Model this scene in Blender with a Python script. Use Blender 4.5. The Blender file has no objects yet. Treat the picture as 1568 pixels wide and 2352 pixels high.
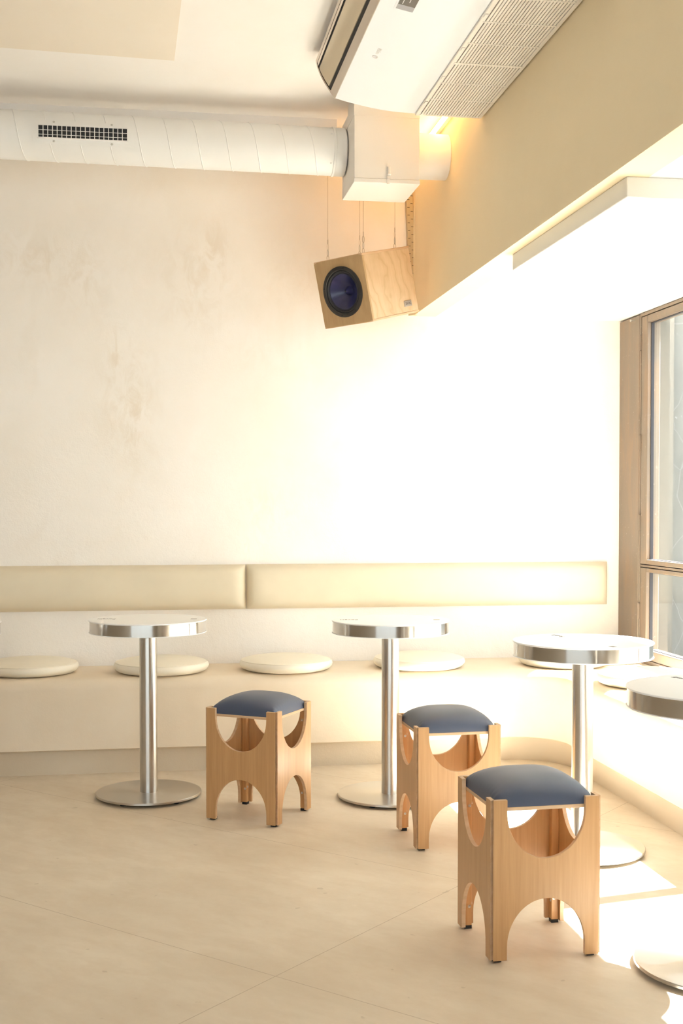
import bpy, bmesh, math, random
from mathutils import Vector, Matrix
random.seed(7)
S = bpy.context.scene
C = S.collection
PI = math.pi

# ------------------------------------------------------------------ helpers
def new_obj(name, data=None, parent=None):
    o = bpy.data.objects.new(name, data)
    C.objects.link(o)
    if parent is not None:
        o.parent = parent
    return o

def tag(o, label=None, cat=None, group=None, kind=None):
    if label: o['label'] = label
    if cat: o['category'] = cat
    if group: o['group'] = group
    if kind: o['kind'] = kind
    return o

def thing(name, label, cat, loc=(0, 0, 0), rz=0.0, group=None):
    o = new_obj(name)
    o.location = loc
    o.rotation_euler = (0, 0, rz)
    return tag(o, label, cat, group)

def obj(name, bm, mats, parent=None, smooth=35, bevel=0, seg=2):
    me = bpy.data.meshes.new(name)
    bmesh.ops.recalc_face_normals(bm, faces=bm.faces[:])
    bm.to_mesh(me)
    bm.free()
    if not isinstance(mats, (list, tuple)): mats = [mats]
    for m in mats: me.materials.append(m)
    if smooth:
        for p in me.polygons: p.use_smooth = True
        me.set_sharp_from_angle(angle=math.radians(smooth))
    o = new_obj(name, me, parent)
    if bevel:
        b = o.modifiers.new('bevel', 'BEVEL')
        b.width = bevel; b.segments = seg; b.limit_method = 'ANGLE'; b.angle_limit = math.radians(40)
        b.harden_normals = False
    return o

def struct(name, bm, mats, parent=None, **k):
    o = obj(name, bm, mats, parent, **k)
    if parent is None: o['kind'] = 'structure'
    return o

def dup_tree(o, parent=None):
    c = o.copy(); C.objects.link(c); c.parent = parent
    for ch in list(o.children): dup_tree(ch, c)
    return c

def B(): return bmesh.new()

def box(bm, lo, hi, mi=0):
    v = [bm.verts.new((x, y, z)) for x in (lo[0], hi[0]) for y in (lo[1], hi[1]) for z in (lo[2], hi[2])]
    for f in ((0, 1, 3, 2), (4, 6, 7, 5), (0, 4, 5, 1), (2, 3, 7, 6), (0, 2, 6, 4), (1, 5, 7, 3)):
        bm.faces.new([v[i] for i in f]).material_index = mi
    return bm

def lathe(bm, prof, n=64, axis='z', c=(0, 0, 0), mi=0):
    """prof: list of (r, h). closed caps where r == 0."""
    rings = []
    for r, h in prof:
        ring = []
        if r < 1e-9:
            p = (0, 0, h)
            ring = [p]
        else:
            ring = [(r*math.cos(2*PI*k/n), r*math.sin(2*PI*k/n), h) for k in range(n)]
        out = []
        for p in ring:
            if axis == 'x': p = (p[2], p[0], p[1])
            elif axis == 'y': p = (p[0], p[2], p[1])
            out.append(bm.verts.new((p[0]+c[0], p[1]+c[1], p[2]+c[2])))
        rings.append(out)
    for a, b in zip(rings, rings[1:]):
        for k in range(n):
            k2 = (k+1) % n
            if len(a) == 1 and len(b) == 1: continue
            if len(a) == 1: f = bm.faces.new((a[0], b[k], b[k2]))
            elif len(b) == 1: f = bm.faces.new((a[k], a[k2], b[0]))
            else: f = bm.faces.new((a[k], a[k2], b[k2], b[k]))
            f.material_index = mi
    return bm

def tube(bm, pts, r, n=8, closed=False, cap=True, mi=0):
    pts = [Vector(p) for p in pts]
    m = len(pts); rings = []
    up = Vector((0, 0, 1))
    prev = None
    for i, p in enumerate(pts):
        if closed: t = pts[(i+1) % m]-pts[i-1]
        else: t = pts[min(i+1, m-1)]-pts[max(i-1, 0)]
        t.normalize()
        if prev is None:
            a = t.cross(up)
            if a.length < 1e-4: a = t.cross(Vector((1, 0, 0)))
        else:
            a = prev - t*prev.dot(t)
        a.normalize(); prev = a
        b = t.cross(a)
        rr = r[i] if isinstance(r, (list, tuple)) else r
        rings.append([bm.verts.new(p + a*rr*math.cos(2*PI*k/n) + b*rr*math.sin(2*PI*k/n)) for k in range(n)])
    for i in range(m if closed else m-1):
        A, Bq = rings[i], rings[(i+1) % m]
        for k in range(n):
            bm.faces.new((A[k], A[(k+1) % n], Bq[(k+1) % n], Bq[k])).material_index = mi
    if not closed and cap:
        bm.faces.new(rings[0][::-1]).material_index = mi
        bm.faces.new(rings[-1]).material_index = mi
    return bm

def loft(bm, rings, closed_ring=True, cap=False, mi=0):
    vs = [[bm.verts.new(p) for p in r] for r in rings]
    n = len(vs[0])
    for a, b in zip(vs, vs[1:]):
        for k in range(n if closed_ring else n-1):
            bm.faces.new((a[k], a[(k+1) % n], b[(k+1) % n], b[k])).material_index = mi
    if cap:
        bm.faces.new(vs[0][::-1]).material_index = mi
        bm.faces.new(vs[-1]).material_index = mi
    return bm

# ------------------------------------------------------------------ materials
class NT:
    def __init__(s, name):
        s.m = bpy.data.materials.new(name); s.m.use_nodes = True
        s.t = s.m.node_tree; s.n = s.t.nodes
        s.p = s.n['Principled BSDF']; s.out = s.n['Material Output']
    def add(s, typ, ins=None, **props):
        nd = s.n.new(typ)
        for k, v in props.items(): setattr(nd, k, v)
        for k, v in (ins or {}).items():
            if hasattr(v, 'is_linked') or hasattr(v, 'links'): s.t.links.new(v, nd.inputs[k])
            else: nd.inputs[k].default_value = v
        return nd
    def link(s, a, b): s.t.links.new(a, b)
    def set(s, **k):
        for key, v in k.items():
            i = s.p.inputs[key.replace('_', ' ')]
            if hasattr(v, 'links'): s.t.links.new(v, i)
            else: i.default_value = v
        return s
    def obj_coord(s): return s.add('ShaderNodeTexCoord').outputs['Object']
    def mapping(s, vec, scale=(1, 1, 1), loc=(0, 0, 0), rot=(0, 0, 0)):
        return s.add('ShaderNodeMapping', {'Vector': vec, 'Scale': scale, 'Location': loc, 'Rotation': rot}).outputs[0]
    def noise(s, vec, scale, detail=4, rough=.55, dist=0):
        return s.add('ShaderNodeTexNoise', {'Vector': vec, 'Scale': scale, 'Detail': detail, 'Roughness': rough, 'Distortion': dist}).outputs[0]
    def ramp(s, fac, stops):
        r = s.add('ShaderNodeValToRGB', {'Fac': fac})
        e = r.color_ramp.elements
        while len(e) < len(stops): e.new(.5)
        for el, (p, c) in zip(e, stops):
            el.position = p
            el.color = (*c, 1) if isinstance(c, (tuple, list)) else (c, c, c, 1)
        return r.outputs[0]
    def mix(s, fac, a, b, mode='MIX'):
        m = s.add('ShaderNodeMix', data_type='RGBA', blend_type=mode)
        for idx, v in ((0, fac), (6, a), (7, b)):
            if hasattr(v, 'links'): s.t.links.new(v, m.inputs[idx])
            else: m.inputs[idx].default_value = v if idx == 0 else (*v, 1)
        return m.outputs[2]
    def math(s, op, a, b=0.0, c=0.0):
        m = s.add('ShaderNodeMath', operation=op)
        for i, v in enumerate((a, b, c)):
            if hasattr(v, 'links'): s.t.links.new(v, m.inputs[i])
            else: m.inputs[i].default_value = v
        return m.outputs[0]
    def bump(s, h, strength, dist=.01):
        b = s.add('ShaderNodeBump', {'Height': h, 'Strength': strength, 'Distance': dist})
        s.link(b.outputs[0], s.p.inputs['Normal'])

def plain(name, col, rough=.5, metal=0.0, **k):
    t = NT(name); t.set(Base_Color=(*col, 1), Roughness=rough, Metallic=metal, **k)
    return t.m

def srgb(r, g, b):
    f = lambda c: (c/255/12.92) if c/255 <= .04045 else ((c/255+.055)/1.055)**2.4
    return (f(r), f(g), f(b))

WALLC = (.88, .83, .775)

def mat_plaster(name, col, rough=.85, bump=.12, stains=False, mottle=.06):
    t = NT(name); v = t.obj_coord()
    big = t.noise(v, 1.6, 5, .6)
    dark = tuple(c*(1-mottle*2.2*w) for c, w in zip(col, (.7, 1.0, 1.5)))
    cc = t.ramp(big, [(.3, dark), (.65, col)])
    if stains:
        sep = t.add('ShaderNodeSeparateXYZ', {'Vector': v})
        X, Z = sep.outputs[0], sep.outputs[2]
        n1 = t.noise(t.mapping(v, (1, 1, .55)), 13, 7, .68, .8)
        n2 = t.noise(t.mapping(v, (1, 1, .6), (3, 1, 2)), 3.2, 5, .6, .4)
        tot = None
        for (x0, z0, rx, rz, amp) in ((.25, 2.36, .17, .22, 1.0), (.33, 2.52, .05, .12, .8), (-.10, 1.78, .12, .22, 1.2), (-.07, 1.58, .06, .14, 1.1), (-.52, 2.44, .28, .12, 1.0),
                                      (-.3, 2.28, .10, .12, .7), (.62, 1.22, .14, .12, .7), (.55, 1.98, .10, .10, .5), (-.16, 2.0, .05, .12, .8), (.78, 2.38, .14, .12, .6), (.5, 1.02, .06, .06, .8)):
            a = t.math('DIVIDE', t.math('SUBTRACT', X, x0), rx); b = t.math('DIVIDE', t.math('SUBTRACT', Z, z0), rz)
            d = t.math('ADD', t.math('MULTIPLY', a, a), t.math('MULTIPLY', b, b))
            g = t.math('MULTIPLY', t.math('EXPONENT', t.math('MULTIPLY', d, -.9)), amp)
            tot = g if tot is None else t.math('ADD', tot, g)
        m = t.math('MULTIPLY', tot, t.ramp(n1, [(.44, 0), (.62, 1)]))
        m2 = t.math('MULTIPLY', t.ramp(n2, [(.56, 0), (.72, 1)]), .16)
        fac = t.math('MINIMUM', t.math('ADD', t.math('MULTIPLY', m, .36), m2), .9)
        cc = t.mix(fac, cc, tuple(c*w for c, w in zip(col, (.80, .715, .60))))
    t.set(Base_Color=cc, Roughness=rough)
    f1 = t.noise(v, 34, 4, .6); f2 = t.noise(v, 140, 2, .5)
    if stains:
        amt = t.ramp(t.add('ShaderNodeMapRange', {'Value': t.add('ShaderNodeSeparateXYZ', {'Vector': v}).outputs[2], 'From Min': .7, 'From Max': 2.2}).outputs[0], [(.25, 1.0), (.75, .25)])
        h = t.math('MULTIPLY', t.math('ADD', f1, t.math('MULTIPLY', f2, .5)), amt)
    else:
        h = t.math('ADD', f1, t.math('MULTIPLY', f2, .4))
    t.bump(h, bump, .02)
    return t.m

def mat_floor():
    t = NT('floor_tile'); v = t.obj_coord()
    sep = t.add('ShaderNodeSeparateXYZ', {'Vector': v}); X, Y = sep.outputs[0], sep.outputs[1]
    P = t.math('MULTIPLY', t.math('ADD', X, Y), .70711); Q = t.math('MULTIPLY', t.math('SUBTRACT', Y, X), .70711)
    def seam(val, off, per):
        a = t.math('DIVIDE', t.math('SUBTRACT', val, off), per)
        d = t.math('ABSOLUTE', t.math('SUBTRACT', t.math('FRACT', t.math('ADD', a, .5)), .5))
        return t.math('LESS_THAN', t.math('MULTIPLY', d, per), .0011)
    line = t.math('MAXIMUM', seam(P, 2.467, .996), seam(Q, 2.01, 2.42))
    vr = t.mapping(v, (1, 1, 1), rot=(0, 0, PI/4))
    vs = t.mapping(vr, (.8, 1.7, 1))
    n1 = t.noise(vs, 2.2, 6, .62, .5); n2 = t.noise(vs, 9, 6, .65, .3); n3 = t.noise(v, 46, 3, .5)
    a = t.ramp(n1, [(.3, (.60, .505, .385)), (.7, (.69, .595, .47))])
    b = t.mix(t.ramp(n2, [(.42, 0), (.62, .38)]), a, (.575, .46, .335))
    sp = t.ramp(t.noise(t.mapping(v, (1, 1, 1), (5, 2, 0)), 21, 2, .4), [(.735, 0), (.76, .45)])
    b = t.mix(sp, b, (.40, .31, .22))
    col = t.mix(line, b, (.40, .305, .215))
    t.set(Base_Color=col, Roughness=t.ramp(n3, [(.3, .42), (.7, .52)]), Specular_IOR_Level=.35)
    t.bump(t.math('ADD', t.math('MULTIPLY', n2, .3), t.math('MULTIPLY', line, -1.0)), .06, .01)
    return t.m

def mat_wood(name, c1, c2, rough=.5, sx=55, sz=2.0, axis='z', contrast=(.35, .7)):
    t = NT(name); v = t.obj_coord()
    rnd = t.add('ShaderNodeObjectInfo').outputs['Random']
    off = t.add('ShaderNodeCombineXYZ', {0: t.math('MULTIPLY', rnd, 7.0), 1: t.math('MULTIPLY', rnd, 3.0), 2: 0.0}).outputs[0]
    v2 = t.add('ShaderNodeVectorMath', {0: v, 1: off}, operation='ADD').outputs[0]
    sc = (sx, sx, sz) if axis == 'z' else (sz, sx, sx)
    m = t.mapping(v2, sc)
    g1 = t.noise(m, 1.0, 3, .6, .25); g2 = t.noise(t.mapping(v2, tuple(q*3.2 for q in sc)), 1.0, 2, .6)
    g3 = t.noise(t.mapping(v2, (5, 5, .9)), 1.0, 2, .5)
    f = t.math('ADD', t.math('MULTIPLY', g1, .6), t.math('MULTIPLY', g2, .4))
    col = t.ramp(f, [(contrast[0], c2), (contrast[1], c1)])
    col = t.mix(t.ramp(g3, [(.35, .0), (.7, .22)]), col, tuple(c*.86 for c in c1))
    t.set(Base_Color=col, Roughness=rough, Specular_IOR_Level=.5, Coat_Weight=.12, Coat_Roughness=.15)
    t.bump(f, .03, .004)
    return t.m

def mat_ply_face(name):
    t = NT(name); v = t.obj_coord()
    d = t.noise(v, 5.5, 4, .6, .5)
    vv = t.add('ShaderNodeVectorMath', {0: v, 1: t.add('ShaderNodeVectorMath', {0: t.add('ShaderNodeTexNoise', {'Vector': v, 'Scale': 4.5, 'Detail': 3.0}).outputs[1], 'Scale': .22}, operation='SCALE').outputs[0]}, operation='ADD').outputs[0]
    w = t.add('ShaderNodeTexWave', {'Vector': t.mapping(vv, (9, 9, 2.2)), 'Scale': 1.0, 'Distortion': 3.0, 'Detail': 3.0, 'Detail Scale': 1.2}, wave_type='BANDS', bands_direction='DIAGONAL').outputs[1]
    fine = t.noise(t.mapping(v, (90, 90, 9)), 1, 2, .5)
    col = t.ramp(w, [(.0, (.54, .375, .22)), (.1, (.60, .43, .26)), (.9, (.64, .465, .295))])
    col = t.mix(t.ramp(d, [(.4, 0), (.7, .35)]), col, (.56, .39, .23))
    col = t.mix(t.ramp(fine, [(.3, .25), (.6, 0)]), col, (.5, .33, .17))
    t.set(Base_Color=col, Roughness=.5, Specular_IOR_Level=.3)
    return t.m

def mat_edge(name):
    t = NT(name); v = t.obj_coord()
    n = t.noise(t.mapping(v, (8, 8, 60)), 1, 3, .6)
    t.set(Base_Color=t.ramp(n, [(.35, (.55, .36, .21)), (.7, (.66, .46, .29))]), Roughness=.6)
    return t.m

def mat_steel(name, col=(.62, .60, .575), rough=.27, aniso=.75, rot=0.0):
    t = NT(name)
    tg = t.add('ShaderNodeTangent', direction_type='RADIAL', axis='Z')
    t.set(Base_Color=(*col, 1), Metallic=1.0, Roughness=rough, Anisotropic=aniso, Anisotropic_Rotation=rot, Tangent=tg.outputs[0])
    return t.m

def mat_bronze(name):
    t = NT(name); v = t.obj_coord()
    n = t.noise(t.mapping(v, (1, 5, .9)), 3, 5, .6, .5); n2 = t.noise(v, 60, 3, .6)
    col = t.ramp(n, [(.3, (.235, .185, .14)), (.5, (.265, .197, .145)), (.68, (.32, .21, .135)), (.8, (.25, .205, .165))])
    col = t.mix(t.ramp(n2, [(.66, 0), (.74, .4)]), col, (.62, .5, .4))
    t.set(Base_Color=col, Roughness=.48, Metallic=.25)
    return t.m

def mat_leather(name, col, rough=.42, wr=.04, sp=.4):
    t = NT(name); v = t.obj_coord()
    n = t.noise(v, 420, 2, .5); b = t.noise(v, 5, 3, .5)
    t.set(Base_Color=t.ramp(b, [(.3, tuple(c*.94 for c in col)), (.7, col)]), Roughness=rough, Specular_IOR_Level=sp)
    t.bump(n, wr, .004)
    return t.m

def mat_glass():
    t = NT('window_glass')
    ge = t.add('ShaderNodeNewGeometry')
    cs = t.math('ABSOLUTE', t.add('ShaderNodeVectorMath', {0: ge.outputs['Normal'], 1: ge.outputs['Incoming']}, operation='DOT_PRODUCT').outputs['Value'])
    fr = t.math('ADD', t.math('MULTIPLY', t.math('POWER', t.math('SUBTRACT', 1.0, cs), 5.0), .5), .03)
    tr = t.add('ShaderNodeBsdfTransparent', {'Color': (.93, .96, .95, 1)})
    gl = t.add('ShaderNodeBsdfGlossy', {'Color': (1, 1, 1, 1), 'Roughness': .02})
    mx = t.add('ShaderNodeMixShader', {0: fr, 1: tr.outputs[0], 2: gl.outputs[0]})
    t.link(mx.outputs[0], t.out.inputs[0])
    return t.m

def mat_emit(name, col, st):
    t = NT(name); t.set(Base_Color=(*col, 1), Emission_Color=(*col, 1), Emission_Strength=st)
    return t.m

def mat_concrete():
    t = NT('weathered_concrete'); v = t.obj_coord()
    n = t.noise(t.mapping(v, (1, 1, .25)), 5, 6, .65, .5); n2 = t.noise(v, 26, 5, .7, 1.5)
    n3 = t.noise(t.mapping(v, (7, 7, .35)), 2.2, 3, .6)
    col = t.ramp(n, [(.3, (.135, .130, .120)), (.7, (.205, .198, .185))])
    col = t.mix(t.ramp(n2, [(.64, 0), (.74, .8)]), col, (.36, .355, .345))
    col = t.mix(t.ramp(n3, [(.60, 0), (.72, .45)]), col, (.19, .15, .115))
    sc = t.add('ShaderNodeTexVoronoi', {'Vector': t.mapping(t.add('ShaderNodeVectorMath', {0: v, 1: t.add('ShaderNodeVectorMath', {0: t.add('ShaderNodeTexNoise', {'Vector': v, 'Scale': 3.0}).outputs[1], 'Scale': .3}, operation='SCALE').outputs[0]}, operation='ADD').outputs[0], (3, 3, 1.6)), 'Scale': 1.6}, feature='DISTANCE_TO_EDGE').outputs[0]
    col = t.mix(t.ramp(sc, [(.004, .28), (.014, 0)]), col, (.38, .375, .365))
    t.set(Base_Color=col, Roughness=.9)
    return t.m

M = {}
M['wall'] = mat_plaster('cream_plaster_wall', WALLC, stains=True, bump=.13, mottle=.03)
M['soffit'] = mat_plaster('tan_painted_plaster', (.88, .755, .53), bump=.03, mottle=.02)
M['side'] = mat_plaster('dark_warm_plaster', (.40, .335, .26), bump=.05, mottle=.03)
M['ceil'] = mat_plaster('ceiling_paint', (.83, .805, .785), bump=.02, mottle=.02)
M['bay'] = mat_plaster('white_ceiling_paint', (.88, .865, .83), bump=.02, mottle=.01)
M['panel'] = mat_plaster('ceiling_board', (.76, .69, .60), bump=.02, mottle=.02)
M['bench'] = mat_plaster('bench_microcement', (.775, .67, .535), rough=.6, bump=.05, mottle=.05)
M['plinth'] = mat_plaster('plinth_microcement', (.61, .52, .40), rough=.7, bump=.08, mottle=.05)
M['floor'] = mat_floor()
M['cream_leather'] = mat_leather('cream_vinyl', (.86, .79, .655), .45, .03)
M['back_leather'] = mat_leather('khaki_cream_vinyl', (.72, .625, .465), .45, .03)
M['blue_leather'] = mat_leather('navy_vinyl', (.036, .053, .104), .46, .05, 1.0)
M['oak'] = mat_wood('oak_veneer', (.56, .322, .145), (.445, .24, .098), rough=.40)
M['post'] = mat_wood('pine_post', (.62, .34, .14), (.50, .25, .09), sx=40)
M['edge'] = mat_edge('plywood_edge')
M['ply'] = mat_ply_face('birch_plywood')
M['plydark'] = mat_wood('stained_birch', (.50, .33, .165), (.40, .25, .115), sx=26, sz=5, contrast=(.3, .65))
M['steel'] = mat_steel('brushed_steel_pole', rough=.26, aniso=.8, rot=.25)
M['steelrim'] = mat_steel('polished_steel_band', (.68, .66, .635), .15, .6, .25)
M['steelbase'] = mat_steel('brushed_steel_disc', (.56, .53, .49), .34, .75, .25)
M['screw'] = plain('screw_metal', (.6, .58, .54), .3, 1.0)
M['white_lam'] = plain('white_laminate', (.87, .865, .86), .3)
M['lamedge'] = plain('laminate_edge', (.80, .77, .74), .4)
M['black'] = plain('black_rubber', (.012, .011, .011), .6)
M['darkslot'] = plain('painted_dark_recess', (.02, .019, .022), .7)
M['ink'] = plain('dark_print', (.10, .085, .075), .6)
M['sticker'] = plain('grey_sticker', (.22, .19, .165), .6)
M['greyink'] = plain('pale_grey_print', (.62, .60, .585), .5)
M['ac_white'] = plain('white_abs_plastic', (.76, .785, .83), .32)
M['ac_grille'] = plain('offwhite_grille_plastic', (.80, .76, .70), .45)
M['chrome'] = plain('champagne_chrome', (.52, .44, .36), .14, 1.0)
M['louver'] = plain('champagne_gloss', (.62, .52, .37), .2, .35)
M['screen'] = plain('dark_display', (.10, .088, .07), .2)
M['screen2'] = plain('grey_display', (.36, .36, .385), .25)
M['duct'] = plain('cream_painted_duct', (.80, .79, .77), .42)
M['ductbox'] = plain('cream_painted_box', (.78, .745, .70), .5)
M['bronze'] = mat_bronze('weathered_bronze_paint')
M['dgasket'] = plain('dark_gasket', (.045, .04, .045), .5)
M['glass'] = mat_glass()
M['conc'] = mat_concrete()
M['strip1'] = plain('tan_outside_post', (.17, .15, .125), .8)
M['strip2'] = plain('olive_outside_post', (.15, .145, .115), .8)
M['ground'] = plain('outside_paving', (.05, .048, .046), .9)
M['led'] = mat_emit('warm_led', (1.0, .60, .22), 17)
M['cone'] = plain('navy_speaker_cone', (.022, .022, .085), .28)
M['surround'] = plain('black_surround', (.016, .015, .015), .5)
M['ring'] = plain('black_frame_ring', (.026, .022, .019), .45)
M['badge'] = plain('brushed_badge', (.50, .46, .42), .35, .7)
M['wire'] = plain('cable_steel', (.52, .45, .36), .4, .8)
M['trunk'] = plain('khaki_slotted_trunking', (.56, .45, .28), .6)

def text_bm(body, size, align='CENTER'):
    cu = bpy.data.curves.new('lettering', 'FONT'); cu.body = body; cu.size = size
    cu.align_x = 'CENTER'; cu.align_y = 'CENTER'; cu.extrude = .0002; cu.resolution_u = 3
    o = bpy.data.objects.new('lettering', cu); C.objects.link(o)
    dg = bpy.context.evaluated_depsgraph_get()
    me = bpy.data.meshes.new_from_object(o.evaluated_get(dg))
    bm = bmesh.new(); bm.from_mesh(me)
    bpy.data.objects.remove(o); bpy.data.meshes.remove(me); bpy.data.curves.remove(cu)
    return bm

# ------------------------------------------------------------------ room shell
WX, WY = 2.455, 6.15          # inner faces of window wall / back wall
LX, FY = -4.6, -1.5           # left wall / wall behind the camera
CZ, BZ, SX = 3.03, 2.205, 1.34  # ceiling, window-bay ceiling, soffit plane

struct('floor', box(B(), (LX-.1, FY-.12, -.09), (2.56, WY+.1, 0)), M['floor'], smooth=0)
struct('wall_back', box(B(), (LX-.1, WY, 0), (2.62, WY+.12, 3.4)), M['wall'], smooth=0)
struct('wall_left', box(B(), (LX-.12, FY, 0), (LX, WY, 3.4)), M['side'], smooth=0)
# unseen glazing behind the camera, added to fill the left side with light
GX0, GX1, GZ0, GZ1 = -4.4, 1.0, .3, 2.5
bm = B()
box(bm, (LX-.12, FY-.12, 0), (GX0, FY, 3.4)); box(bm, (GX1, FY-.12, 0), (2.62, FY, 3.4))
box(bm, (GX0, FY-.12, 0), (GX1, FY, GZ0)); box(bm, (GX0, FY-.12, GZ1), (GX1, FY, 3.4))
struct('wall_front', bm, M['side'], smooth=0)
fill_glazing = new_obj('window_3'); fill_glazing['kind'] = 'structure'
bm = B()
box(bm, (GX0, FY-.08, GZ0), (GX1, FY-.02, GZ0+.05)); box(bm, (GX0, FY-.08, GZ1-.05), (GX1, FY-.02, GZ1))
for k in range(5):
    x = GX0+(GX1-GX0-.05)*k/4; box(bm, (x, FY-.08, GZ0+.05), (x+.05, FY-.02, GZ1-.05))
obj('frame', bm, M['bronze'], fill_glazing)
for k in range(4):
    xa_ = GX0+(GX1-GX0-.05)*k/4+.05; xb_ = GX0+(GX1-GX0-.05)*(k+1)/4
    obj('glass_pane', box(B(), (xa_, FY-.055, GZ0+.05), (xb_, FY-.049, GZ1-.05)), M['glass'], fill_glazing, smooth=0)
struct('wall_upper', box(B(), (SX, FY, BZ), (SX+.12, WY, 3.4)), M['soffit'], smooth=0)
bm = box(B(), (LX, FY, CZ), (SX, WY, 3.4))
struct('ceiling', bm, M['ceil'], smooth=0)
struct('ceiling', box(B(), (SX+.12, FY, BZ), (2.62, WY, BZ+.12)), M['bay'], smooth=0)
# shallow bulkhead above and behind the duct
struct('trim_6', box(B(), (LX, 5.66, 2.93), (.87, WY, CZ)), M['ceil'], smooth=0)
# dropped bulkhead in the window bay
struct('trim_1', box(B(), (1.392, 3.442, 2.144), (2.36, 4.587, BZ)), M['bay'], bevel=.003)
# flat board on the main ceiling
bm = B()
pp = [(.108, 5.004), (.145, 3.3), (-1.3, 3.26), (-1.25, 4.93)]
loft(bm, [[(x, y, CZ-.006) for x, y in pp], [(x, y, CZ) for x, y in pp]], cap=True)
struct('trim_2', bm, M['panel'], smooth=0)
# wall pieces beside the windows
struct('wall_right', box(B(), (WX+.025, 5.9, .0), (2.62, WY, BZ)), M['strip1'], smooth=0)
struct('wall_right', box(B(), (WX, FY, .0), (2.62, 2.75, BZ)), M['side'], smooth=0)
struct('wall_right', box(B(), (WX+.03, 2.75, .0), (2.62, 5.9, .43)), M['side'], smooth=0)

# ------------------------------------------------------------------ windows
def frame_ring(bm, y0, y1, z0, z1, wy, wz0, wz1, x0, x1, wa=None, wb=None):
    wa = wa or wy; wb = wb or wy
    box(bm, (x0, y0, z0), (x1, y0+wa, z1)); box(bm, (x0, y1-wb, z0), (x1, y1, z1))
    box(bm, (x0, y0+wa, z0), (x1, y1-wb, z0+wz0)); box(bm, (x0, y0+wa, z1-wz1), (x1, y1-wb, z1))
    return bm

def window(n, y0, y1, detail=False, sa=.074, sb=.074):
    w = new_obj('window_%d' % n); w['kind'] = 'structure'
    bm = B()
    frame_ring(bm, y0, y1, .43, 2.202, .014, .03, .016, WX, WX+.10)
    box(bm, (WX+.004, y0+.014, .925), (WX+.10, y1-.014, .936))
    obj('frame', bm, M['bronze'], w, bevel=.002)
    # dark rebate behind the sashes
    bm = B(); frame_ring(bm, y0+.012, y1-.012, .445, 2.19, .012, .012, .012, WX+.02, WX+.06)
    box(bm, (WX+.02, y0+.02, .915), (WX+.06, y1-.02, .945)); obj('gasket', bm, M['dgasket'], w)
    for k, (za, zb, b0, b1) in enumerate(((.940, 2.183, .024, .036), (.462, .921, .05, .020))):
        bm = B(); frame_ring(bm, y0+.008, y1-(.019 if sb > .05 else .008), za, zb, .074, b0, b1, WX+.001, WX+.07, sa, sb)
        s = obj('sash', bm, M['bronze'], w, bevel=.004)
        bm = B(); frame_ring(bm, y0+.007+sa, y1-.018-sb, za+b0-.003, zb-b1+.003, .006, .006, .006, WX+.020, WX+.036)
        obj('glazing_bead', bm, M['dgasket'], s)
        bm = B(); box(bm, (WX+.026, y0+.008+sa, za+b0), (WX+.032, y1-.019-sb, zb-b1))
        obj('glass_pane', bm, M['glass'], s, smooth=0)
    if detail:
        for z in (2.055, 1.555, 1.15, .70):
            bm = B(); box(bm, (WX-.006, y1-.02, z-.036), (WX+.004, y1-.004, z+.036))
            tube(bm, [(WX-.005, y1-.012, z-.04), (WX-.005, y1-.012, z+.04)], .006, 10)
            obj('hinge', bm, M['bronze'], w)
        bm = B(); box(bm, (WX-.003, y1+.0, .43), (WX+.03, WY-.002, 2.197)); obj('jamb_plate', bm, M['bronze'], w, bevel=.003)
        bm = B(); lathe(bm, [(0, 0), (.006, 0), (.006, .006), (.002, .008), (.002, .022), (0, .022)], 12, 'x', (WX-.026, 5.952, 2.177))
        obj('hook_screw', bm, M['screw'], w)
    return w
window(1, 3.836, 5.888, True, .012)
window(2, 2.75, 3.824, False, .074, .012)
struct('trim_3', box(B(), (WX, 3.824, .43), (WX+.12, 3.836, BZ)), M['bronze'], bevel=.003)

# outside: neighbour's concrete wall and paving
ex = tag(obj('neighbouring_wall', box(B(), (2.68, 6.55, -.1), (7.0, 6.75, 4.2)), M['conc'], smooth=0), None, None, None, 'structure')
struct('outside_post', box(B(), (2.70, 6.42, -.1), (2.80, 6.54, 4.2)), M['strip2'])
struct('outside_post', box(B(), (2.80, 6.44, -.1), (2.885, 6.54, 4.2)), M['strip1'])
struct('outside_ground', box(B(), (-9, -9, -.12), (9, 6.75, -.1)), M['ground'], smooth=0)

# ------------------------------------------------------------------ bench
PX, PY, RC = 1.965, 5.705, .25
cxr, cyr = PX-RC, PY-RC
NA = 14
def path(o):
    """plinth line moved into the room by o (negative: towards the walls)"""
    r = RC-o
    pts = [(-2.9, PY-o), (-1.5, PY-o), (0, PY-o), (1.0, PY-o)]
    for k in range(NA+1):
        a = PI/2*(1-k/NA)
        pts.append((cxr+r*math.cos(a), cyr+r*math.sin(a)))
    pts += [(PX-o, 4.6), (PX-o, 3.0), (PX-o, 1.0), (PX-o, -.9)]
    return pts
def wall_path():
    WYb = WY-.003
    pts = [(-2.9, WYb), (-1.5, WYb), (0, WYb), (1.0, WYb)]
    for k in range(NA+1):
        a = PI/2*(1-k/NA); c, s = math.cos(a), math.sin(a)
        t = -.002+min((WX-cxr)/c if c > 1e-6 else 1e9, (WY-cyr)/s if s > 1e-6 else 1e9)
        pts.append((cxr+c*t, cyr+s*t))
    pts += [(WX-.002, 4.6), (WX-.002, 3.0), (WX-.002, 1.0), (WX-.002, -.9)]
    return pts
SZ = .44
bench = thing('built_in_bench', 'long L-shaped cream plaster bench built along the back wall and under the window', 'bench')
prof_b = [(-.02, .112), (.022, .112), (.030, .118)]
rb = .05
for k in range(9):
    a = PI/2*k/8
    prof_b.append((.030-rb+rb*math.cos(a), SZ-rb+rb*math.sin(a)))
bm = B()
rings = [[(x, y, z) for x, y in path(o)] for o, z in prof_b]
rings.append([(x, y, SZ) for x, y in path(-.10)])
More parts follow.
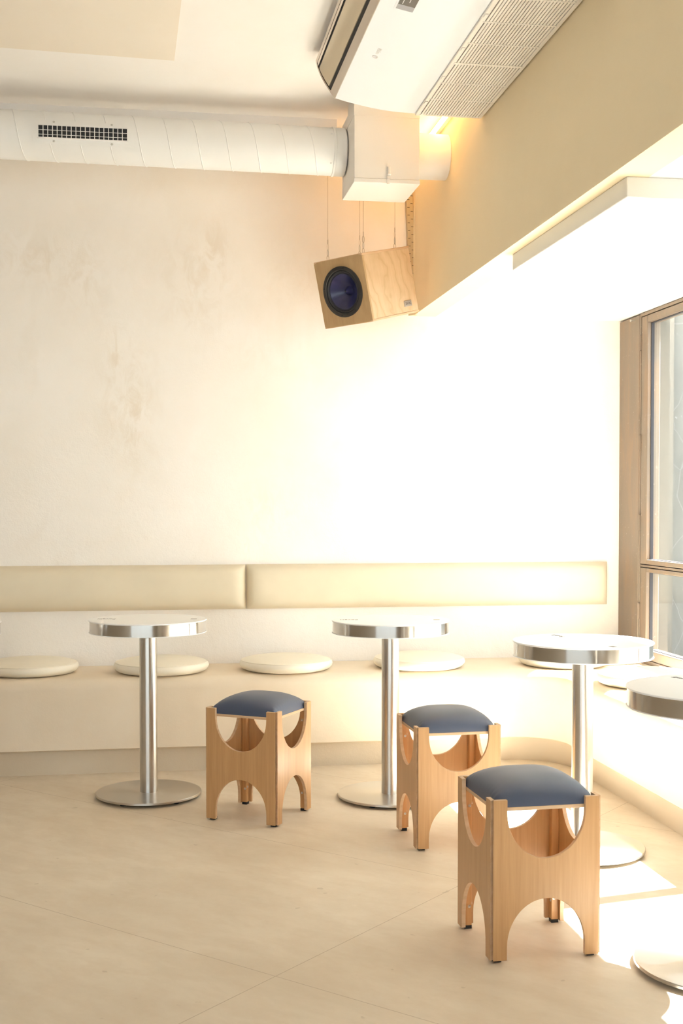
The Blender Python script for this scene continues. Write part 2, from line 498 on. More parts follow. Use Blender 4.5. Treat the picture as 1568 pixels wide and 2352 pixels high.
rings.append([(x, y, SZ) for x, y in wall_path()])
rings.append([(x, y, .112) for x, y in wall_path()])
loft(bm, rings, closed_ring=False)
obj('seat_block', bm, M['bench'], bench, smooth=40)
bm = B()
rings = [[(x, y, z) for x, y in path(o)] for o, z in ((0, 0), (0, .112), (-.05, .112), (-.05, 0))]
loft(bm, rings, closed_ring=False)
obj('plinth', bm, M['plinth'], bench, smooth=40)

# padded back panels on the back wall
def back_panel(x0, x1, label):
    nx, nz = max(30, int((x1-x0)/.03)), 22
    z0, z1, T = .713, .938, .055
    bm = B(); rows = []
    w, h = (x1-x0)/2, (z1-z0)/2
    for j in range(nz+1):
        v = -1+2*j/nz; v = math.copysign(1-(1-abs(v))**1.6, v)
        row = []
        for i in range(nx+1):
            u = -1+2*i/nx; u = math.copysign(1-(1-abs(u))**1.8, u)
            du = (1-abs(u))*w; dv = (1-abs(v))*h
            e = lambda d: (1-math.exp(-d/.011))*(.82+.18*min(1, d/.07))
            t = T*e(du)*e(dv)
            row.append(bm.verts.new(((x0+x1)/2+u*w, WY-.004-t, (z0+z1)/2+v*h)))
        rows.append(row)
    for a, b in zip(rows, rows[1:]):
        for i in range(nx): bm.faces.new((a[i], a[i+1], b[i+1], b[i]))
    edge = [rows[0][i] for i in range(nx+1)] + [rows[j][nx] for j in range(1, nz+1)] + [rows[nz][i] for i in range(nx-1, -1, -1)] + [rows[j][0] for j in range(nz-1, 0, -1)]
    back = [bm.verts.new((v.co.x, WY-.0002, v.co.z)) for v in edge]
    n = len(edge)
    for i in range(n): bm.faces.new((edge[i], edge[(i+1) % n], back[(i+1) % n], back[i]))
    bm.faces.new(back)
    tag(obj('back_cushion', bm, M['back_leather'], smooth=60), label, 'cushion', 'padded back panels above the bench')
back_panel(-1.95, .479, 'left padded cream vinyl back panel on the plaster wall, running out of frame')
back_panel(.483, 2.388, 'right padded cream vinyl back panel on the plaster wall, ending beside the window')

# round seat cushions
def seat_cushion(x, y, label, rz=0, first=[None]):
    if first[0] is None:
        t = thing('seat_cushion', label, 'cushion')
        R = .2265
        bm = B()
        pr = [(0, 0), (.17, 0), (.198, .003), (.214, .010), (.2235, .021), (R, .031), (.2235, .0405), (.216, .047)]
        lathe(bm, pr + [(.2155, .0485), (.212, .0495), (.19, .0565), (.15, .0625), (.09, .066), (0, .0675)], 72)
        obj('pad', bm, M['cream_leather'], t, smooth=50)
        bm = B(); tube(bm, [(.2165*math.cos(2*PI*k/72), .2165*math.sin(2*PI*k/72), .0475) for k in range(72)], .0018, 6, closed=True)
        obj('piping', bm, M['cream_leather'], t)
        first[0] = t
    else:
        t = dup_tree(first[0])
    tag(t, label, 'cushion', 'round seat cushions on the bench')
    t.location = (x, y, SZ+.001); t.rotation_euler = (0, 0, rz)
seat_cushion(-.56, 5.945, 'round cream seat cushion cut off by the left edge of the photo')
seat_cushion(.056, 5.895, 'round cream seat cushion behind the pole of the second table from the left', .4)
seat_cushion(.655, 5.885, 'round cream seat cushion lying alone on the bench above the leftmost stool', 1.1)
seat_cushion(1.312, 5.87, 'round cream seat cushion partly hidden by a table pole, behind the middle stool', 2.0)
seat_cushion(2.045, 5.835, 'round cream seat cushion in the bench corner, mostly hidden under a table top', 2.9)
seat_cushion(2.185, 5.13, 'round cream seat cushion on the bench under the window, overexposed white', 3.6)

# ------------------------------------------------------------------ cafe tables
def cafe_table(x, y, rz, label, first=[None]):
    if first[0] is None:
        t = thing('cafe_table', label, 'table')
        R = .2478
        bm = B(); lathe(bm, [(0, .7495), (R-.0012, .7495), (R, .7505), (R, .7535), (R-.001, .7545), (0, .7545)], 96)
        obj('tabletop', bm, M['white_lam'], t)
        bm = B(); lathe(bm, [(R-.006, .703), (R-.0035, .703), (R-.0035, .7495), (R-.006, .7495), (R-.006, .703)], 128)
        r_ = obj('edge_band', bm, M['steelrim'], t); r_['label'] = 'polished steel band around the top'
        bm = B(); lathe(bm, [(0, .7005), (R-.001, .7005), (R-.001, .703), (0, .703)], 96)
        obj('underside_board', bm, M['white_lam'], t)
        bm = B(); lathe(bm, [(0, .0215), (.0372, .0215), (.0372, .7005), (0, .7005)], 64)
        obj('pole', bm, M['steel'], t)
        bm = B(); lathe(bm, [(0, .0115), (.2205, .0115), (.2225, .013), (.2225, .0195), (.221, .0215), (0, .0215)], 128)
        obj('base_plate', bm, M['steelbase'], t)
        for k in range(5):
            a = 2*PI*k/5+.5
            bm = B(); lathe(bm, [(0, 0), (.012, 0), (.012, .0115), (0, .0115)], 16, c=(.185*math.cos(a), .185*math.sin(a), 0))
            obj('foot', bm, M['black'], t)
        bm = text_bm('Fovelli', .030)
        bmesh.ops.transform(bm, matrix=Matrix.Translation((-.175, 0, .7547)) @ Matrix.Rotation(PI, 4, 'Z'), verts=bm.verts[:])
        w = obj('wordmark', bm, M['ink'], t, smooth=0); w['label'] = 'small dark lettering printed near the rim'
        bm = B(); box(bm, (.181, -.009, .7544), (.207, .009, .7549))
        s = obj('sticker', bm, M['sticker'], t, bevel=.0002); s['label'] = 'small dark grey sticker'
        first[0] = t
    else:
        t = dup_tree(first[0])
    tag(t, label, 'table', 'round steel pedestal cafe tables')
    t.location = (x, y, 0); t.rotation_euler = (0, 0, rz)
D = math.radians
cafe_table(-.006, 5.229, D(-9), 'round white steel-edged pedestal table standing fully in view, left of the leftmost stool')
cafe_table(-.857, 5.22, D(-9), 'round white pedestal table at the left edge, only its rim showing')
cafe_table(1.003, 5.04, D(-9), 'round white steel-edged pedestal table behind the middle stool')
cafe_table(1.525, 4.154, D(-79), 'round white pedestal table behind the nearest stool, its base half in sunlight')
cafe_table(1.497, 3.03, D(-79), 'round white pedestal table cut off by the right edge, nearest the camera')

# ------------------------------------------------------------------ stools
W, HS, G, T = .315, .444, .006, .0125
def panel_outline():
    Lp = W-2*G; u0, u1 = .040, Lp-.040; zb, zt = .008, HS
    hc = .163
    pts = [(0, zb), (u0, zb)]
    N = 26; uc = (u0+u1)/2; a = (u1-u0)/2
    st = .035; bq = hc-st
    for k in range(N+1):            # lower arch
        th = PI*(1-k/N); pts.append((uc+a*math.cos(th), zb+st+bq*math.sin(th)))
    pts += [(u1, zb), (Lp, zb), (Lp, zt), (u1, zt)]
    for k in range(N+1):            # upper U
        th = -PI*k/N; pts.append((uc+a*math.cos(th), zt-st+bq*math.sin(th)))
    pts += [(u0, zt), (0, zt)]
    return pts, Lp
def stool(corner, ang, label, first=[None]):
    if first[0] is None:
        t = thing('stool', label, 'stool')
        pts, Lp = panel_outline()
        m = T-G
        bm = B()
        # side panel facing -y in the stool's own frame
        fo = [bm.verts.new((-W/2+G+u, -W/2, z)) for u, z in pts]
        fi = [bm.verts.new((-W/2+G+min(max(u, m), Lp-m), -W/2+T, z)) for u, z in pts]
        bm.faces.new(fo[::-1]); bm.faces.new(fi)
        n = len(pts)
        for i in range(n):
            f = bm.faces.new((fo[i], fo[(i+1) % n], fi[(i+1) % n], fi[i])); f.material_index = 1
        p = obj('side_panel', bm, [M['oak'], M['edge']], t, bevel=.0009)
        for k in range(1, 4):
            q = p.copy(); C.objects.link(q); q.parent = t; q.rotation_euler = (0, 0, k*PI/2)
        c = W/2-T-.0115
        bm = B(); box(bm, (-c-.0110, -c-.0110, .010), (-c+.0105, -c+.0105, .410))
        po = obj('corner_post', bm, M['post'], t, bevel=.0010)
        bm = B(); lathe(bm, [(0, 0), (.011, 0), (.011, .010), (0, .010)], 4, c=(-c, -c, 0))
        bmesh.ops.rotate(bm, cent=(-c, -c, 0), matrix=Matrix.Rotation(PI/4, 3, 'Z'), verts=bm.verts[:])
        bmesh.ops.scale(bm, vec=(1.35, 1.35, 1), space=Matrix.Translation((c, c, 0)), verts=bm.verts[:])
        fo_ = obj('foot', bm, M['black'], po)
        scr = []
        for z in (.066, .362):
            for ax in (0, 1):
                bm = B()
                h = c-.0105
                if ax == 0: lathe(bm, [(0, 0), (.0048, 0), (.0044, .0016), (.0018, .0012), (0, .0006)], 14, 'x', (-h, -c+.003, z))
                else: lathe(bm, [(0, 0), (.0048, 0), (.0044, .0016), (.0018, .0012), (0, .0006)], 14, 'y', (-c+.003, -h, z+.007))
                scr.append(obj('screw', bm, M['screw'], po))
        for k in range(1, 4):
            q = po.copy(); C.objects.link(q); q.parent = t; q.rotation_euler = (0, 0, k*PI/2)
            for ch in [fo_]+scr:
                d = ch.copy(); C.objects.link(d); d.parent = q
        s = W/2-T-.001
        bm = B(); box(bm, (-s, -s, .4105), (s, s, .4205)); bs = obj('seat_board', bm, M['edge'], t, bevel=.001)
        # upholstered pad
        N = 44; a = W/2-T-.002; H = .071; bm = B(); rows = []
        for j in range(N+1):
            v = -1+2*j/N; v = math.copysign(1-(1-abs(v))**1.7, v); row = []
            for i in range(N+1):
                u = -1+2*i/N; u = math.copysign(1-(1-abs(u))**1.7, u)
                f = max(0, (1-abs(u)**2.9)*(1-abs(v)**2.9))
                side = (1-math.exp(-min(1-abs(u), 1-abs(v))*a/.006))
                z = .4205+H*(.72*f**.60+.28*side)
                # small puckers along the front edges
                pk = .0010*math.sin(u*46+math.sin(v*3))*math.exp(-((abs(v)-.93)/.06)**2) + .0010*math.sin(v*43)*math.exp(-((abs(u)-.93)/.06)**2)
                bulge = 1+.012*side*(1-f)
                row.append(bm.verts.new((u*a*bulge, v*a*bulge, z+pk)))
            rows.append(row)
        for r0, r1 in zip(rows, rows[1:]):
            for i in range(N): bm.faces.new((r0[i], r0[i+1], r1[i+1], r1[i]))
        edge = rows[0][:] + [rows[j][N] for j in range(1, N+1)] + rows[N][N-1::-1] + [rows[j][0] for j in range(N-1, 0, -1)]
        bm.faces.new(edge[::-1])
        obj('seat_pad', bm, M['blue_leather'], t, smooth=70)['label'] = 'domed navy blue vinyl pad'
        first[0] = t
    else:
        t = dup_tree(first[0])
    tag(t, label, 'stool', 'plywood stools with navy seats')
    ca, sa = math.cos(ang), math.sin(ang)
    t.location = (corner[0]+(-ca-sa)*W/2, corner[1]+(-sa+ca)*W/2, 0)
    t.rotation_euler = (0, 0, ang)
stool((.479, 4.626), D(-32.55), 'leftmost navy-seated oak plywood stool, its right side brightly lit')
stool((.938, 4.234), D(-88.17), 'middle navy-seated oak plywood stool, partly hidden behind the nearest stool')
stool((.904, 3.155), D(-87.66), 'nearest navy-seated oak plywood stool, in front of the right-hand tables')

# ------------------------------------------------------------------ air duct
duct = thing('air_duct', 'long round cream spiral duct with a square junction box, along the back wall', 'duct', (0, 5.45, 2.823))
RD = .1035
slope = -.0083
bm = B(); n = 64
zc = lambda x: slope*(x-.15)
loft(bm, [[(x, RD*math.cos(2*PI*k/n), zc(x)+RD*math.sin(2*PI*k/n)) for k in range(n)] for x in (-4.59, -1, .3, .862)], cap=False)
obj('duct_tube', bm, M['duct'], duct, smooth=60)
bm = B(); pts = []
k0 = 0; x = -2.3
pitch = .1265
while x < .80:
    # the seam drops to the right across the front face
    a = 2*PI*(x-.055)/pitch
    pts.append((x, -RD*1.002*math.sin(a), zc(x)+RD*1.002*math.cos(a))); x += pitch/40
tube(bm, pts, .0026, 5); obj('spiral_seam', bm, M['duct'], duct)
bm = B(); lathe(bm, [(RD, 0), (RD+.004, 0), (RD+.004, .010), (RD+.001, .012), (RD+.001, .055), (RD-.004, .06)], 64, 'x', (.812, 0, zc(.85)))
col = obj('collar', bm, M['duct'], duct, smooth=40)
for a in (-.75, .55):
    bm = B(); lathe(bm, [(0, 0), (.004, 0), (.003, .003), (0, .0035)], 10, 'y', (0, 0, 0))
    bmesh.ops.rotate(bm, cent=(0, 0, 0), matrix=Matrix.Rotation(PI, 3, 'X'), verts=bm.verts[:])
    bmesh.ops.translate(bm, vec=(.800, -(RD+.0005)*math.cos(a), zc(.8)+RD*math.sin(a)), verts=bm.verts[:])
    obj('rivet', bm, M['duct'], col)
bm = B(); loft(bm, [[(x, .1005*math.cos(2*PI*k/n), -.008+.1005*math.sin(2*PI*k/n)) for k in range(n)] for x in (1.163, 1.25, 1.339)])
obj('duct_stub', bm, M['duct'], duct, smooth=60)
# supply grille on the duct
xa, xb = -.478, -.060
bm = B()
def arc(x, r, zoff):
    return [(x, -r*math.cos(a), zc(x)+zoff+r*math.sin(a)) for a in [-.50+.95*k/12 for k in range(13)]]
r0 = RD+.001; r1 = RD+.004
rings = []
for x in (xa, xb): rings.append(arc(x, r1, -.004)+arc(x, r0, -.004)[::-1])
loft(bm, rings, cap=True)
vent = obj('vent_plate', bm, M['duct'], duct, smooth=40)
ga, gb = -.455, -.086; gz = zc(-.27)-.008
yo = -(RD+.009)
bm = B()
box(bm, (ga-.004, yo-.001, gz-.029), (gb+.004, yo+.016, gz-.025)); box(bm, (ga-.004, yo-.001, gz+.025), (gb+.004, yo+.016, gz+.029))
box(bm, (ga-.004, yo-.001, gz-.025), (ga, yo+.016, gz+.025)); box(bm, (gb, yo-.001, gz-.025), (gb+.004, yo+.016, gz+.025))
obj('grille_frame', bm, M['duct'], vent)
bm = B(); box(bm, (ga, yo+.0038, gz-.025), (gb, yo+.0046, gz+.025)); obj('grille_painted_dark', bm, M['darkslot'], vent, smooth=0)  # dark sheet paints the shaded opening; the plate behind has no hole
for k in range(1, 19):
    xx = ga+(gb-ga)*k/19
    bm = B(); box(bm, (xx-.0015, yo-.001, gz-.025), (xx+.0015, yo+.0036, gz+.025)); obj('vertical_blade', bm, M['duct'], vent, smooth=0)
for zz in (.006, -.013):
    bm = B(); box(bm, (ga, yo+.002, gz+zz-.0009), (gb, yo+.0037, gz+zz+.0009)); obj('cross_blade', bm, M['duct'], vent, smooth=0)
for xx in (-.392, -.150):
    for a in (.37, -.40):
        bm = B(); lathe(bm, [(0, 0), (.0052, 0), (.0040, .0025), (0, .003)], 12, 'y')
        bmesh.ops.rotate(bm, cent=(0, 0, 0), matrix=Matrix.Rotation(PI, 3, 'X'), verts=bm.verts[:])
        bmesh.ops.translate(bm, vec=(xx, -(r1)*math.cos(a), zc(xx)-.004+r1*math.sin(a)), verts=bm.verts[:])
        obj('screw', bm, M['screw'], vent)

# filter box between the duct runs
X0, X1, Y0, Y1, Z0, Z1 = .876, 1.162, 5.205, 5.525, 2.624, 2.957
bm = B(); box(bm, (X0, Y0, Z0+.018), (X1, Y1, Z1)); bx = obj('junction_box', bm, M['ductbox'], None, bevel=.0015); bx['label'] = 'square cream sheet-metal box joining the duct runs'
bm = B()
box(bm, (X0-.002, Y0-.002, Z0), (X1+.002, Y1+.002, Z0+.0175)); obj('bottom_lid', bm, M['ductbox'], bx, bevel=.002)
bm = B(); box(bm, (X0-.0015, Y0-.0015, Z1-.05), (X1+.0015, Y1+.0015, Z1-.0005)); obj('top_flange', bm, M['ductbox'], bx, bevel=.001)
bm = B(); box(bm, (X0-.0015, Y1-.022, Z0+.018), (X1+.0015, Y1+.0015, Z1-.05)); obj('rear_flange', bm, M['ductbox'], bx, bevel=.001)
lat = B(); box(lat, (1.019, Y0-.006, 2.655), (1.033, Y0-.0005, 2.694)); box(lat, (1.021, Y0-.013, 2.660), (1.031, Y0-.006, 2.690))
tube(lat, [(1.020, Y0-.010, 2.662), (1.034, Y0-.010, 2.662)], .004, 8)
box(lat, (1.017, Y0-.005, 2.619), (1.030, Y0-.0022, 2.650)); box(lat, (1.017, Y0-.009, 2.643), (1.030, Y0-.003, 2.650))
la = obj('latch', lat, M['ductbox'], bx, bevel=.001)
bm = B()
for xx in (.90, 1.138):
    box(bm, (xx-.008, Y0+.05, Z1), (xx+.008, Y1-.05, CZ))
obj('hanger_strap', bm, M['ductbox'], bx)
bx.parent = duct; bx.location = (0, -5.45, -2.823)

# ------------------------------------------------------------------ air conditioner
ac = thing('air_conditioner', 'large white ceiling-hung air conditioner with a champagne louver and grey grille', 'air conditioner')
YA, YN = 4.839, 3.30
P = [(1.335, 2.809), (1.20, 2.807), (1.065, 2.808), (1.02, 2.8085), (.967, 2.811), (.92, 2.816), (.879, 2.822), (.84, 2.829), (.808, 2.835), (.77, 2.8435), (.737, 2.852)]
Q = [(.737, 2.852), (.714, 2.882), (.694, 2.912), (.679, 2.939), (.668, 2.964), (.661, 2.996)]
top = [(.672, 3.010), (.72, 3.029), (1.335, 3.029)]
bm = B()
ins = [(x+.006, z+.004) for x, z in Q]
r = lambda y: [(x, y, z) for x, z in P[:-1]+[(.737, 2.852)]+[(x+.008, z+.003) for x, z in Q[1:]]+top]
loft(bm, [r(YN), r(YA-.004), [(x+(1.0-x)*.012, YA, z+(2.92-z)*.03) for x, _, z in r(0)]], cap=True)
obj('casing', bm, M['ac_white'], ac, smooth=28)
for yy in (3.7, 4.45):
    bm = B(); box(bm, (1.0, yy-.02, 3.027), (1.28, yy+.02, CZ)); obj('hanger_bracket', bm, M['ac_white'], ac)
def qpt(s):
    s = s*(len(Q)-1); i = min(int(s), len(Q)-2); f = s-i
    return (Q[i][0]*(1-f)+Q[i+1][0]*f, Q[i][1]*(1-f)+Q[i+1][1]*f)
def strip(s0, s1, y0, y1, out, th=.006, n=8):
    """a curved strip lying on the slanted outlet face"""
    bm = B()
    def ringy(y):
        o, i = [], []
        for k in range(n+1):
            x, z = qpt(s0+(s1-s0)*k/n)
            nx, nz = -.87, -.49
            o.append((x+nx*out, y, z+nz*out)); i.append((x+nx*(out-th), y, z+nz*(out-th)))
        return o+i[::-1]
    loft(bm, [ringy(y0), ringy(y1)], cap=True)
    return bm
fr = strip(0, .16, YN, YA-.006, .004, .012)
b2 = strip(.91, 1.0, YN, YA-.006, .003, .012); me_ = bpy.data.meshes.new('tmp'); b2.to_mesh(me_); fr.from_mesh(me_); bpy.data.meshes.remove(me_); b2.free()
b2 = strip(.16, .91, YA-.022, YA-.006, .003, .012); me_ = bpy.data.meshes.new('tmp'); b2.to_mesh(me_); fr.from_mesh(me_); bpy.data.meshes.remove(me_); b2.free()
f_ = obj('outlet_frame', fr, M['chrome'], ac, smooth=30)
obj('outlet_recess', strip(.12, .92, YN, YA-.010, -.001, .006), M['darkslot'], ac, smooth=30)
obj('louver', strip(.25, .74, YN, YA-.034, .003, .006), M['louver'], ac, smooth=40)
obj('upper_vane', strip(.82, .905, YN, YA-.03, .002, .006), M['chrome'], ac, smooth=40)
# intake grille on the underside
gx0, gx1 = 1.060, 1.333
gr = obj('intake_grille', box(box(box(B(), (gx0, YN, 2.800), (gx0+.018, YA-.004, 2.8075)), (gx1-.016, YN, 2.800), (gx1, YA-.004, 2.8085)), (gx0+.018, YA-.022, 2.800), (gx1-.016, YA-.004, 2.808)), M['ac_grille'], ac, bevel=.002)
bm = B(); box(bm, (gx0+.01, YN, 2.8045), (gx1-.01, YA-.01, 2.8062)); obj('painted_gap_shade', bm, plain('grille_gap_shade_paint', (.10, .088, .085), .8), gr, smooth=0)  # dark backing sheet, shade between the slats put into its colour
ns = 21
for k in range(ns):
    xx = gx0+.020+(gx1-.018-gx0-.020)*(k+.5)/ns
    bm = B(); box(bm, (xx-.0044, YN, 2.7995), (xx+.0039, YA-.018, 2.8048)); obj('slat', bm, M['ac_grille'], gr, smooth=0)
for yy, hw in ((3.68, .004), (3.87, .004), (4.056, .004), (4.247, .009), (4.448, .004), (4.63, .004)):
    bm = B(); box(bm, (gx0+.012, yy-hw, 2.7990), (gx1-.012, yy+hw, 2.8046)); obj('rib', bm, M['ac_grille'], gr, smooth=0)
for yy in (3.819, 4.108, 4.392, 4.671):
    bm = B(); box(bm, (gx0+.002, yy-.014, 2.7965), (gx0+.014, yy+.010, 2.8005)); obj('clip', bm, M['ac_grille'], gr, bevel=.001)
# control display on the curved face
def face_z(x):
    for (xa_, za_), (xb_, zb_) in zip(P, P[1:]):
        if xb_ <= x <= xa_: return za_+(zb_-za_)*(xa_-x)/(xa_-xb_)
    return 2.81
def plate(x0, x1, y0, y1, off, th=.0012, n=4):
    bm = B()
    ry = lambda y: [(x0+(x1-x0)*k/n, y, face_z(x0+(x1-x0)*k/n)-off) for k in range(n+1)]+[(x0+(x1-x0)*k/n, y, face_z(x0+(x1-x0)*k/n)-off+th) for k in range(n, -1, -1)]
    loft(bm, [ry(y0), ry(y1)], cap=True); return bm
dz = obj('control_display', plate(.785, .853, 3.60, 3.912, .0012), M['ac_white'], ac, smooth=30)
obj('screen', plate(.791, .846, 3.61, 3.862, .0018), M['screen'], dz, smooth=0)
obj('screen_panel', plate(.791, .846, 3.862, 3.898, .0018), M['screen2'], dz, smooth=0)
for xx in (.804, .823):
    bm = plate(xx-.001, xx+.001, 3.63, 3.855 if xx < .81 else 3.835, .0020, .0004, 1); obj('screen_mark', bm, M['greyink'], dz, smooth=0)
def on_face(bm, x, y, rot):
    mtx = Matrix.Translation((x, y, face_z(x)-.0006)) @ Matrix.Rotation(math.atan2(-.013, .057)*-1, 4, 'Y') @ Matrix.Rotation(rot, 4, 'Z') @ Matrix.Rotation(PI, 4, 'X')
    bmesh.ops.transform(bm, matrix=mtx, verts=bm.verts[:]); return bm
bm = text_bm('Midea', .022); on_face(bm, .805, 4.27, PI/2); lg = obj('logo_lettering', bm, M['greyink'], ac, smooth=0)
bm = B(); tube(bm, [(.0085*math.cos(2*PI*k/20), .0085*math.sin(2*PI*k/20), 0) for k in range(20)], .0022, 6, closed=True)
on_face(bm, .803, 4.325, 0); obj('logo_emblem', bm, M['greyink'], ac)

# warm LED tube along the top of the soffit
led = thing('led_strip', 'glowing warm LED tube above the duct stub beside the tan upper wall', 'light')
bm = B(); tube(bm, [(1.312, 4.9, 2.974), (1.312, 6.08, 2.974)], .0075, 14); obj('glowing_tube', bm, M['led'], led)
bm = B(); box(bm, (1.3215, 4.9, 2.962), (1.3395, 6.10, 2.990)); obj('housing', bm, M['ac_white'], led)

# ------------------------------------------------------------------ loudspeaker
sw, sh, sd = .2989, .3155, .3643
spk = thing('loudspeaker', 'plywood loudspeaker with a navy cone hanging from steel cables in the corner', 'loudspeaker')
spk.location = (1.0386, 5.80, 2.2814)
spk.rotation_mode = 'XYZ'; spk.rotation_euler = (.2451, -.0239, -.8747)
e = .010
for xa_, xb_ in ((-sw/2+.0015, -sw/2+.013), (sw/2-.013, sw/2-.0015)):
    bm = B(); box(bm, (xa_, -sd/2+.004, -sh/2+e), (xb_, sd/2-.004, sh/2-e)); obj('side_board', bm, M['ply'], spk, bevel=.001)
bm = B(); box(bm, (-sw/2+.013, sd/2-.016, -sh/2+e), (sw/2-.013, sd/2-.004, sh/2-e)); obj('back_board', bm, M['ply'], spk)
bm = B(); box(bm, (-sw/2, -sd/2, sh/2-e), (sw/2, sd/2, sh/2)); box(bm, (-sw/2, -sd/2, -sh/2), (sw/2, sd/2, -sh/2+e))
obj('end_board', bm, M['edge'], spk, bevel=.002)
Rr = .1185
# front baffle with a round hole
bm = B(); N = 64
outer = []
for k in range(N):
    a = 2*PI*k/N; c_, s_ = math.cos(a), math.sin(a); m_ = min((sw/2-.001)/abs(c_) if abs(c_) > 1e-6 else 9, (sh/2-.003)/abs(s_) if abs(s_) > 1e-6 else 9)
    outer.append((c_*m_, s_*m_))
ra = [(x, -sd/2-.001, z) for x, z in outer]; rc = [((Rr-.004)*math.cos(2*PI*k/N), -sd/2-.001, (Rr-.004)*math.sin(2*PI*k/N)) for k in range(N)]
rd = [(x, -sd/2+.010, z) for x, _, z in rc]; re = [(x, -sd/2+.010, z) for x, _, z in ra]
loft(bm, [re, ra, rc, rd, re]); obj('front_baffle', bm, M['plydark'], spk, smooth=30)
wf = obj('woofer_frame', lathe(B(), [(Rr, 0), (Rr, .0035), (Rr-.003, .005), (.102, .005), (.0995, .002), (.0995, -.012), (.104, -.012)], 96, 'y', (0, 0, 0)), M['ring'], spk, smooth=35)
wf.location = (0, -sd/2-.0015, 0); wf.rotation_euler = (PI, 0, 0)
sur = obj('surround', lathe(B(), [(.1005, -.004), (.098, .0005), (.095, .0015), (.0915, -.001), (.089, -.004), (.0875, -.006), (.085, -.004), (.082, -.0045)], 96, 'y'), M['surround'], wf, smooth=60)
pc = [(.0870, -.004), (.078, -.011), (.066, -.020), (.052, -.031), (.038, -.042), (.026, -.049), (.0225, -.050), (.019, -.046), (.015, -.037), (.010, -.027), (.006, -.020), (.0045, -.0185)]
obj('cone', lathe(B(), pc, 96, 'y'), M['cone'], wf, smooth=50)['label'] = 'glossy navy cone'
obj('phase_plug', lathe(B(), [(.0045, -.0185), (.003, -.0195), (0, -.021)], 24, 'y'), M['darkslot'], wf)
for k in range(8):
    a = 2*PI*k/8+.25
    bm = B(); lathe(bm, [(0, .005), (.0042, .005), (.0038, .0072), (.0015, .0066), (0, .006)], 12, 'y', (.1105*math.cos(a), 0, .1105*math.sin(a)))
    obj('bolt', bm, M['surround'], wf)
# badge on the right-hand side face
bd = B(); box(bd, (sw/2-.001, .071, -.122), (sw/2+.002, .130, -.094))
bdo = obj('badge', bd, M['badge'], spk, bevel=.004, seg=3)
bm = text_bm('GEOQ', .0165)
bmesh.ops.transform(bm, matrix=Matrix.Translation((sw/2+.0022, .1005, -.108)) @ Matrix(((0, 0, 1, 0), (1, 0, 0, 0), (0, 1, 0, 0), (0, 0, 0, 1))), verts=bm.verts[:])
obj('badge_lettering', bm, M['ink'], bdo, smooth=0)
for yy in (.0765, .1245):
    bm = B(); lathe(bm, [(0, .0022), (.003, .0022), (.0026, .0035), (0, .0038)], 12, 'x', (sw/2, yy, -.108)); obj('badge_screw', bm, M['screw'], bdo)
# hanging cables
mw = Matrix.Translation(spk.location) @ spk.rotation_euler.to_matrix().to_4x4()
names = {'fl': 'front left', 'fr': 'front right', 'bl': 'back left', 'br': 'back right'}
lab = {(-1, -1): 'leftmost thin steel cable holding up the loudspeaker', (1, -1): 'thin steel cable with an open oval link, at the loudspeaker\'s near top corner',
       (-1, 1): 'thin steel cable just left of the one with the oval link', (1, 1): 'rightmost thin steel cable holding up the loudspeaker'}
for (sx, sy), lb in lab.items():
    px_, py_ = sx*(sw/2-.039), sy*(sd/2-.0607)
    p = mw @ Vector((px_, py_, sh/2))
    cb = thing('suspension_cable', lb, 'cable', (p.x, p.y, p.z), 0, 'steel cables holding the loudspeaker')
    H = (CZ if p.y < 5.65 or p.x > .88 else 2.93) - p.z
    ex_ = Vector((.8, .6, 0))
    lp = lambda w_, h0, h1, nn=16: [Vector((0, 0, (h0+h1)/2)) + ex_*(w_*math.sin(2*PI*k/nn)) + Vector((0, 0, 1))*((h1-h0)/2*math.cos(2*PI*k/nn)) for k in range(nn)]
    bm = B(); tube(bm, lp(.0075, -.003, .022), .0011, 6, closed=True); obj('eye_bolt', bm, M['wire'], cb)
    bm = B(); tube(bm, lp(.0042, .019, .050), .0017, 6, closed=True); obj('snap_link', bm, M['screw'], cb)
    bm = B(); tube(bm, lp(.0048 if sx*sy > 0 or sx < 0 else .006, .047, .078), .0008 if not (sx == 1 and sy == -1) else .0017, 6, closed=True); obj('wire_loop', bm, M['wire'], cb)
    bm = B(); tube(bm, [(0, 0, .077), (0, 0, .098)], .0022, 8); obj('ferrule', bm, M['wire'], cb)
    bm = B(); tube(bm, [(0, 0, .096), (0, 0, H)], .0011, 6); obj('wire', bm, M['wire'], cb)

# slotted cable trunking in the corner behind the speaker
tr = thing('cable_trunking', 'narrow khaki slotted cable trunking climbing the wall corner behind the loudspeaker', 'trunking')
bm = B(); x0, x1 = 1.298, 1.330
loft(bm, [[(x0+.016, 6.115, 2.28), (x1+.016, 6.115, 2.28), (x1+.016, 6.148, 2.28), (x0+.016, 6.148, 2.28)], [(x0-.004, 6.115, 2.925), (x1-.004, 6.115, 2.925), (x1-.004, 6.148, 2.925), (x0-.004, 6.148, 2.925)]], cap=True)
obj('channel', bm, M['trunk'], tr, bevel=.0015)
for k in range(31):
    z = 2.30+k*.0195; xo = x0+.016-.020*(z-2.28)/.645
    bm = B()
    if k % 2: box(bm, (xo+.002, 6.1142, z-.0011), (xo+.014, 6.1158, z+.0011))
    else: box(bm, (xo+.019, 6.1142, z-.0011), (xo+.031, 6.1158, z+.0011))
    obj('slot', bm, M['darkslot'], tr, smooth=0)
# plaster fillet closing the corner
bm = B()
loft(bm, [[(1.345, 6.09, BZ), (1.345, 6.152, BZ), (1.315, 6.152, BZ)], [(1.345, 6.09, 2.93), (1.345, 6.152, 2.93), (1.327, 6.152, 2.93)]], cap=True)
struct('trim_5', bm, M['soffit'])

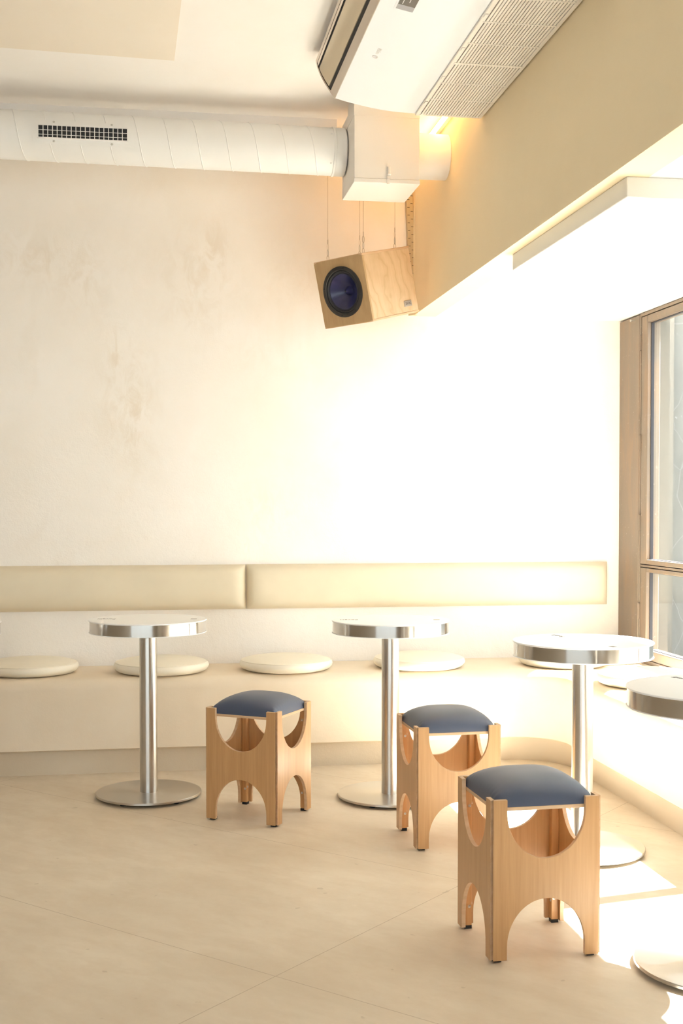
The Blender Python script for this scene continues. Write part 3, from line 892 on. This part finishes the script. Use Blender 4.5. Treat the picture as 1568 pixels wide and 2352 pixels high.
# ------------------------------------------------------------------ light
w = bpy.data.worlds.new('daylight'); S.world = w; w.use_nodes = True
bg = w.node_tree.nodes['Background']
bg.inputs[0].default_value = (.90, .96, 1.02, 1); bg.inputs[1].default_value = 3.2
sun = bpy.data.lights.new('sun', 'SUN'); sun.energy = 70.0; sun.angle = D(.6); sun.color = (.93, .97, 1.04)
so = new_obj('sun', sun); so.rotation_euler = Vector((-.475, -.09, -.754)).to_track_quat('-Z', 'Y').to_euler(); so.location = (6, 4, 6)
for i, (ya, yb) in enumerate(((3.84, 5.88), (2.75, 3.82))):
    pl = bpy.data.lights.new('window_portal', 'AREA'); pl.shape = 'RECTANGLE'; pl.size = yb-ya; pl.size_y = 1.74
    pl.cycles.is_portal = True
    po = new_obj('window_portal', pl); po.location = (WX+.16, (ya+yb)/2, 1.31); po.rotation_euler = (PI/2, 0, PI/2)

pl = bpy.data.lights.new('window_portal', 'AREA'); pl.shape = 'RECTANGLE'; pl.size = GX1-GX0; pl.size_y = GZ1-GZ0  # portal for the added fill glazing behind the camera
pl.cycles.is_portal = True
po = new_obj('window_portal', pl); po.location = ((GX0+GX1)/2, FY-.14, (GZ0+GZ1)/2); po.rotation_euler = (PI/2, 0, PI)

# ------------------------------------------------------------------ camera
cam = bpy.data.cameras.new('camera'); co = new_obj('camera', cam); S.camera = co
cam.sensor_fit = 'VERTICAL'; cam.sensor_height = 36; cam.sensor_width = 24; cam.lens = 2804/2352*36
cam.shift_y = 57.5/2352; cam.clip_start = .05; cam.clip_end = 60
co.location = (0, 0, 1.24); co.rotation_euler = (PI/2-.0267, 0, -.1563)
cam.dof.use_dof = True; cam.dof.focus_distance = 5.0; cam.dof.aperture_fstop = 11.0

S.view_settings.view_transform = 'Standard'; S.view_settings.look = 'None'
S.view_settings.gamma = 1; S.view_settings.use_curve_mapping = False
S.view_settings.exposure = 0.54
S.cycles.max_bounces = 12; S.cycles.diffuse_bounces = 8; S.cycles.glossy_bounces = 6; S.cycles.transparent_max_bounces = 12
S.cycles.sample_clamp_indirect = 30
S.cycles.use_denoising = True
